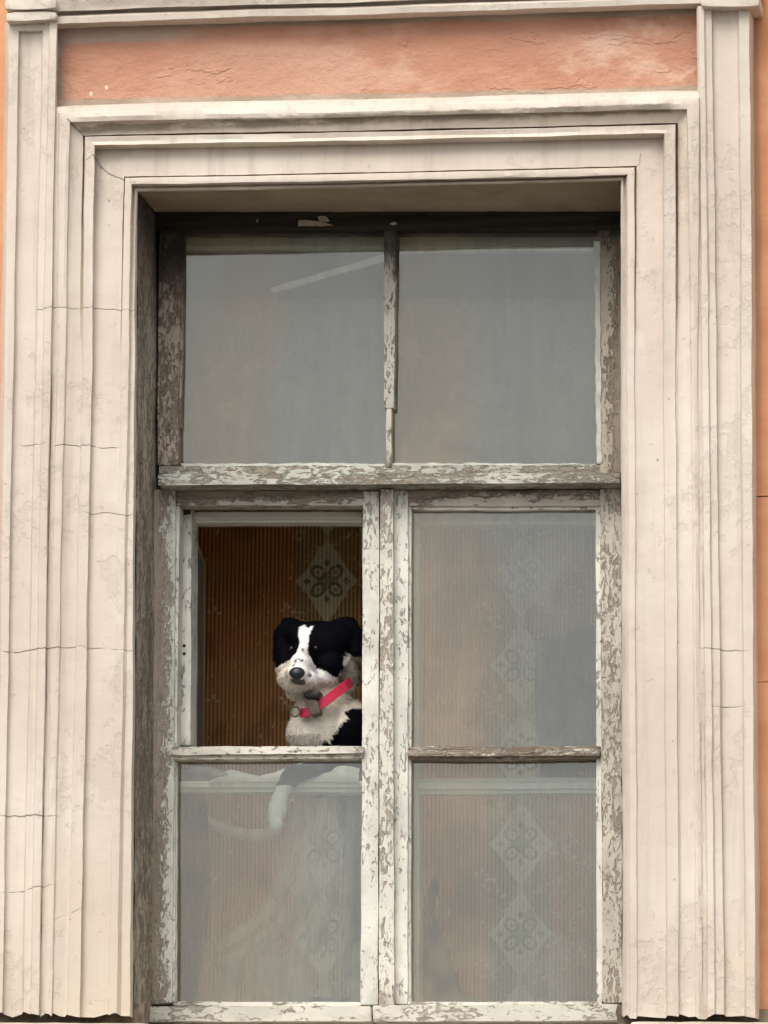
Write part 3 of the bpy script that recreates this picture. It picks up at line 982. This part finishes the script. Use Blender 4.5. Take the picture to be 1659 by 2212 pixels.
# net curtain flaring to the lower left
net = empty("net_curtain", P(600, 2180, YI-.05))
tag(net, "sheer pale net curtain flaring to the lower left behind the glass", "curtain")
bm = bmesh.new()
Lp = [(1712, 640), (1760, 625), (1800, 612), (1850, 602), (1900, 590), (1950, 566), (1990, 530), (2020, 480), (2045, 430), (2070, 380), (2110, 366), (2185, 366)]
rows = []
for j in range(61):
    v = 1712+(2185-1712)*j/60
    for (va, ua), (vb, ub) in zip(Lp, Lp[1:]):
        if va <= v <= vb:
            ul = ua+(ub-ua)*(v-va)/(vb-va)
            break
    r = []
    for i in range(61):
        s = i/60
        u = ul+(782-ul)*s
        p = P(u, v, YI+.062)
        p.y += .010*sin(s*26+j*.02)+.004*sin(s*61)
        r.append(bm.verts.new(p))
    rows.append(r)
for a, b in zip(rows, rows[1:]):
    for i in range(60): bm.faces.new((a[i], a[i+1], b[i+1], b[i]))
link("drape", bm, M['net'], net)
bm = bmesh.new()
rows = []
for i in range(41):
    s = i/40
    u = 436+(610-436)*s
    vc = 1768+36*sin(pi*(s*.75))
    r = [bm.verts.new(P(u, vc-13+26*j/6, YI+.045-.01*sin(pi*j/6))) for j in range(7)]
    rows.append(r)
for a, b in zip(rows, rows[1:]):
    for i in range(6): bm.faces.new((a[i], a[i+1], b[i+1], b[i]))
link("tieback", bm, M['net'], net)

# ------------------------------------------------------------------ armchair
ac = P(900, 2170, YI+.24)
fl = zl
chair = empty("armchair", (ac.x, ac.y, fl))
tag(chair, "grey upholstered armchair standing inside below the dog, mostly behind the mullion", "armchair")
def cushion(name, x0, x1, y0, y1, z0, z1, rot=0, bev=.03):
    bm = bmesh.new()
    add_box(bm, x0, x1, y0, y1, z0, z1)
    bmesh.ops.bevel(bm, geom=bm.edges[:], offset=bev, segments=4, profile=.6, affect='EDGES')
    if rot: bmesh.ops.rotate(bm, cent=((x0+x1)/2, (y0+y1)/2, z0), matrix=Matrix.Rotation(rot, 3, 'Y'), verts=bm.verts[:])
    return link(name, bm, M['chair'], chair)
sx = ac.x
sz = ac.z-.02
cushion("seat", sx-.24, sx+.16, ac.y-.17, ac.y+.22, sz-.12, sz+.02)
cushion("backrest", sx-.115, sx-.02, ac.y+.23, ac.y+.33, sz-.10, sz+.22)
cushion("armrest", sx-.35, sx-.25, ac.y-.17, ac.y+.22, sz-.20, sz-.03)
bm = bmesh.new()
add_prism(bm, [(872, 1932), (912, 1940), (1016, 2215), (872, 2215)], YI+.27, YI+.45, .02, .04, .006, 5)
link("armrest", bm, M['chair'], chair)
for a in (-.28, .12):
    for b in (-.13, .26):
        bm = bmesh.new()
        add_box(bm, sx+a-.02, sx+a+.02, ac.y+b-.02, ac.y+b+.02, fl, sz-.12)
        link("leg", bm, M['dkwood'], chair, smooth=False)

# ------------------------------------------------------------------ coat on the wall behind the right middle pane
hc_ = P(1240, 1372, .93)
coat_ = empty("hanging_coat", (hc_.x, hc_.y, hc_.z))
tag(coat_, "dark grey coat hanging from a round peg inside behind the right middle pane", "coat")
bm = bmesh.new()
rows = []
for j in range(31):
    t = j/30
    rw = []
    for i in range(37):
        q = i/36
        u = 1160-6*sin(t*5)+(1352-1160)*q
        v = (1384-34*min(1, q*1.6)**.7)+t*(1672-1360+10*sin(q*9))
        p = P(u, v, .945)
        p.y += (.016*sin(q*17+t*1.3)+.007*sin(q*41-t*2))*min(1, t*2+.2)
        rw.append(bm.verts.new(p))
    rows.append(rw)
for A_, B_ in zip(rows, rows[1:]):
    for i in range(36): bm.faces.new((A_[i], A_[i+1], B_[i+1], B_[i]))
bmesh.ops.solidify(bm, geom=bm.faces[:], thickness=.008)
link("cloth", bm, M['coatcloth'], coat_)
bm = bmesh.new()
bmesh.ops.create_uvsphere(bm, u_segments=16, v_segments=10, radius=.018, matrix=Matrix.Translation(P(1170, 1394, .90)))
pk_ = P(1170, 1394, .90)
rows = [[bm.verts.new((pk_.x+.007*cos(k*pi/6), y, pk_.z+.007*sin(k*pi/6))) for k in range(12)] for y in (pk_.y, .99)]
for k in range(12): bm.faces.new((rows[0][k], rows[0][(k+1) % 12], rows[1][(k+1) % 12], rows[1][k]))
link("peg", bm, M['dkwood'], coat_)

# ------------------------------------------------------------------ dog
YD = YI+.055
def D(zx, zy):     # position in the enlarged picture of the dog
    return 554.85+zx*.17279, 1282.3+zy*.17279
def E_(u, v, dy, rx, ry, rz, rot=0.0):
    return (P(u, v, YD+dy), (rx/1000, ry/1000, rz/1000), rot)
parts = [
    E_(690, 1402, .00, 64, 70, 58), E_(688, 1368, .0, 58, 48, 27), E_(648, 1372, -.005, 40, 44, 30), E_(732, 1378, -.005, 40, 44, 34), E_(672, 1388, -.035, 46, 44, 40), E_(702, 1392, -.03, 46, 44, 42),
    E_(655, 1412, -.075, 24, 46, 26), E_(650, 1434, -.068, 34, 50, 32), E_(648, 1438, -.10, 25, 42, 24), E_(643, 1455, -.115, 28, 36, 22),
    E_(624, 1464, -.078, 25, 34, 22), E_(664, 1468, -.090, 24, 34, 22), E_(645, 1486, -.080, 24, 32, 12),
    E_(640, 1478, -.085, 30, 30, 16), E_(618, 1432, -.03, 22, 40, 40), E_(716, 1436, -.025, 34, 48, 36), E_(698, 1464, -.022, 32, 40, 26),
    E_(660, 1488, -.02, 44, 44, 26),
    E_(634, 1352, .005, 30, 26, 17, .4), E_(616, 1372, .00, 24, 30, 32, .25), E_(610, 1405, -.01, 19, 32, 34, .1),
    E_(736, 1351, .005, 36, 26, 17, -.3), E_(758, 1374, .0, 28, 30, 36, -.35), E_(768, 1398, -.005, 22, 26, 34, -.2),
    E_(745, 1455, .02, 34, 48, 46), E_(705, 1506, .02, 56, 58, 50), E_(690, 1540, .01, 62, 58, 46), E_(684, 1580, .01, 66, 62, 60),
    E_(740, 1580, .05, 70, 80, 80), E_(770, 1640, .08, 70, 80, 90), E_(790, 1740, .12, 66, 85, 110), E_(810, 1850, .16, 72, 90, 110), E_(830, 1950, .20, 84, 95, 105),
    E_(850, 2030, .22, 90, 100, 85), E_(800, 2060, .20, 46, 80, 60),
    # far and near hind feet on the seat
    E_(770, 2095, .14, 26, 60, 24), E_(880, 2100, .14, 28, 70, 24),
    # foreleg over the inner rail, paw hanging outside it
    E_(770, 1652, .02, 42, 46, 36), E_(735, 1664, -.01, 34, 36, 24), E_(700, 1665, -.035, 34, 30, 21), E_(668, 1666, -.055, 32, 27, 20), E_(640, 1670, -.07, 28, 25, 19, .3),
    E_(624, 1684, -.085, 22, 22, 19, .9), E_(612, 1704, -.095, 18, 20, 22, .2), E_(604, 1728, -.10, 19, 20, 26, .1), E_(600, 1748, -.105, 22, 21, 24, .15), E_(596, 1766, -.11, 17, 17, 20, .15),
    E_(588, 1776, -.118, 7.5, 9, 13, .1), E_(597, 1780, -.122, 7.5, 9, 13, .0), E_(606, 1777, -.118, 7, 9, 12, -.1),
    # the other foreleg, braced on the rail further back
    E_(716, 1680, .03, 26, 30, 26), E_(690, 1700, .0, 22, 26, 22),
    # tail curled beside the haunch
    E_(905, 1990, .20, 22, 30, 40, .2), E_(922, 1960, .19, 17, 24, 36, .35), E_(935, 1925, .18, 12, 20, 30, .2),
]
dog = blob("dog", parts, M['coat'], .0032, 14)
tag(dog, "black and white dog with red collar looking out of the open left leaf", "dog")
BLACK_L = [D(*q) for q in [(520, 425), (500, 330), (400, 290), (300, 330), (230, 480), (190, 700), (200, 860), (235, 930), (290, 900), (400, 840), (480, 740), (540, 640), (525, 520)]]
BLACK_R = [D(*q) for q in [(718, 405), (850, 340), (900, 280), (1060, 270), (1300, 380), (1420, 800), (1230, 790), (1100, 720), (1075, 850), (1090, 930), (1000, 1040), (940, 1020), (860, 965), (750, 935), (680, 820), (635, 720), (645, 560), (690, 440)]]
BLACK_T = [D(*q) for q in [(440, 200), (920, 200), (900, 360), (718, 408), (645, 425), (590, 380), (520, 430), (490, 330)]]
SHOULDER = [D(*q) for q in [(1090, 1490), (1160, 1440), (1700, 1400), (1900, 4500), (760, 4500), (780, 2100), (800, 1850), (870, 1830), (900, 1860), (960, 1750), (1050, 1640), (1140, 1560)]]
GREY = [D(*q) for q in [(1090, 930), (1180, 760), (1330, 790), (1330, 1150), (1150, 1130), (1050, 1150), (990, 1060)]]
MOUTH = [D(*q) for q in [(415, 1060), (480, 1080), (590, 1060), (610, 1120), (540, 1145), (440, 1120)]]
def inside(poly, u, v):
    c = False
    n = len(poly)
    for i in range(n):
        (a, b), (e, f) = poly[i], poly[i-1]
        if (b > v) != (f > v) and u < (e-a)*(v-b)/(f-b)+a: c = not c
    return c
NA = P(641, 1455, YD-.15)
def coat(p, jit=1.0):
    u, v = UV(p)
    q = p*70
    u += noise.noise(q)*3.2*jit
    v += noise.noise(q+Vector((9, 3, 1)))*3.2*jit
    n2 = noise.noise(p*160)
    blk = (.0045, .0045, .007)
    wht = (.80+n2*.05, .745+n2*.05, .655+n2*.05)
    if p.y > YD+.085 and v < 1500: return blk
    if v < 1640:
        if v < 1347 and not 648 < u < 676: return blk
        if v < 1428 and u < 611 or v < 1412 and u > 768: return blk
        if v < 1480:
            for pl_ in (BLACK_L, BLACK_R, BLACK_T):
                if inside(pl_, u, v): return blk
        if inside(GREY, u, v):
            t = .5+.5*noise.noise(p*230)
            return (.07+.34*t, .06+.32*t, .05+.28*t)
        if inside(MOUTH, u, v): return (.15, .13, .115)
        if inside(SHOULDER, u, v): return blk
        for a, b, r in ((652, 1428, 4), (638, 1429, 4.5), (646, 1424, 3), (669, 1459, 4), (655, 1404, 3), (633, 1436, 3)):
            if (u-a)**2+(v-b)**2 < r*r: return (.20, .20, .21)
        if v < 1500 and (v > 1474 or (u < 622 and v > 1446)): return (.60+n2*.05, .535+n2*.05, .455+n2*.05)  # shading of cheek and chin painted darker into the coat
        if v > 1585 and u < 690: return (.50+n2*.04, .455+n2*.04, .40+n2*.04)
        if v < 1470 and u > 640: return (.86+n2*.03, .85+n2*.03, .83+n2*.03)  # upper muzzle painted brighter, as the light makes it
        return wht
    if u < 634 and v > 1697: return (.90, .90, .87)
    if u < 700 and v < 1712:
        t = noise.noise(p*300)
        return (.03+.05*t*t, .032+.05*t*t, .045+.05*t*t)
    if v > 2040 and u < 800: return (.55, .54, .50)
    return blk
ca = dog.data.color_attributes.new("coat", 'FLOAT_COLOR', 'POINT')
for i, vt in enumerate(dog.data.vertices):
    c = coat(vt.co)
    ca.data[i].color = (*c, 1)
# fur: fine tapering hairs over the coat
hv, hf, hc = [], [], []
polys = dog.data.polygons
areas = [p.area for p in polys]
rng = random.Random(3)
cams = [p for p in polys if p.center.y < YD+.12 and UV(p.center)[1] < 1790 and p.normal.dot((CAM-p.center).normalized()) > -.35]
wts = [p.area for p in cams]
for p in rng.choices(cams, wts, k=34000):
    c = p.center+Vector((rng.uniform(-1, 1), rng.uniform(-1, 1), rng.uniform(-1, 1)))*.0018
    u, v = UV(c)
    if (u-641)**2+(v-1455)**2 < 15**2: continue
    muz = (u-645)**2+(v-1445)**2 < 42**2 and c.y < YD-.06
    L = rng.uniform(.0015, .003) if muz else (rng.uniform(.003, .0065) if v < 1500 and v > 1425 else rng.uniform(.004, .011) if v < 1425 else rng.uniform(.004, .0095))
    if v > 1640: L *= .6
    away = (c-P(655, 1420, YD-.1))
    flow = Vector((away.x*1.2, .05, -abs(away.z)*.3-.06)).normalized()
    n = p.normal
    d = (n*(.12 if v < 1490 else .3)+flow*.9+Vector((rng.gauss(0, .18), rng.gauss(0, .18), rng.gauss(0, .18)))).normalized()
    sd_ = d.cross(n)
    if sd_.length < 1e-4: continue
    sd_ = sd_.normalized()*rng.uniform(.0004, .0008)
    k = len(hv)
    mid = c+d*L*.55
    tip = c+d*L+Vector((0, 0, -.15*L))
    hv += [c-sd_, c+sd_, mid+sd_*.7, mid-sd_*.7, tip]
    hf += [(k, k+1, k+2, k+3), (k+3, k+2, k+4)]
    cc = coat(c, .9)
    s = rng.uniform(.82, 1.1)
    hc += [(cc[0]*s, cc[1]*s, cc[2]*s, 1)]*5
me = bpy.data.meshes.new("fur")
me.from_pydata([tuple(q) for q in hv], [], hf)
me.materials.append(M['coat'])
fa = me.color_attributes.new("coat", 'FLOAT_COLOR', 'POINT')
for i, c in enumerate(hc): fa.data[i].color = c
fur = bpy.data.objects.new("fur", me)
COL.objects.link(fur)
fur.parent = dog
# nose and eyes
def ball(name, c, r, mat, par):
    bm = bmesh.new()
    bmesh.ops.create_uvsphere(bm, u_segments=24, v_segments=14, radius=1)
    bmesh.ops.scale(bm, vec=r, verts=bm.verts[:])
    for v_ in bm.verts:
        if name == "nose" and v_.co.z < 0: v_.co.x *= 1+v_.co.z/r[2]*.38
    bmesh.ops.translate(bm, vec=c, verts=bm.verts[:])
    return link(name, bm, mat, par, angle=80)
ball("nose", P(641.5, 1455, YD-.150), (.0178, .014, .0148), M['nose'], dog)
ball("eye", P(630, 1402, YD-.071), (.0065, .0065, .0065), M['eye'], dog)
ball("eye", P(682, 1400, YD-.068), (.0065, .0065, .0065), M['eye'], dog)
# collar
cpts = [(760, 1470, .0), (746, 1482, -.045), (722, 1500, -.060), (700, 1517, -.072), (680, 1530, -.078), (664, 1538, -.078), (656, 1540, -.072), (650, 1540, -.055)]
bm = bmesh.new()
rows = []
pts = [P(u, v, YD+y) for u, v, y in cpts]
for k in range(len(pts)-1):
    for s in range(6):
        rows.append(pts[k].lerp(pts[k+1], s/6))
rows.append(pts[-1])
ctr = P(705, 1500, YD+.03)
rr = []
for k, p in enumerate(rows):
    tn = (rows[min(k+1, len(rows)-1)]-rows[max(k-1, 0)]).normalized()
    o_ = Vector((p.x-ctr.x, p.y-ctr.y, 0)).normalized()
    wd = tn.cross(o_).normalized()
    rr.append([bm.verts.new(p+wd*a+o_*b) for a, b in ((-.0105, 0), (-.0098, .003), (.0098, .003), (.0105, 0), (.0098, -.003), (-.0098, -.003))])
for a, b in zip(rr, rr[1:]):
    for i in range(6): bm.faces.new((a[i], a[(i+1) % 6], b[(i+1) % 6], b[i]))
bm.faces.new(rr[0]); bm.faces.new(rr[-1][::-1])
col = link("collar", bm, M['collar'], dog)
def pbox(name, cs, Y0, Y1, mat, par, bev=.004):
    bm = bmesh.new()
    add_prism(bm, cs, Y0, Y1, bev, .2, 0)
    return link(name, bm, mat, par)
pbox("buckle", [D(560, 1270), D(760, 1330), D(800, 1490), D(670, 1525)], YD-.092, YD-.06, M['buckle'], col)
pbox("tracker", [D(565, 1235), D(795, 1215), D(760, 1310), D(610, 1315)], YD-.098, YD-.05, M['black'], col)
bm = bmesh.new()
rc = P(*D(482, 1475), YD-.075)
rows = []
for i in range(24):
    a = 2*pi*i/24
    p = rc+Vector((cos(a)*.0095, .002*sin(a), sin(a)*.0115))
    rows.append([bm.verts.new(p+Vector((cos(a)*cos(b)*.0022, sin(b)*.0022, sin(a)*cos(b)*.0022))) for b in (0, pi/2, pi, 3*pi/2)])
for i in range(24):
    for j in range(4):
        bm.faces.new((rows[i][j], rows[(i+1) % 24][j], rows[(i+1) % 24][(j+1) % 4], rows[i][(j+1) % 4]))
link("ring", bm, M['metal'], col)
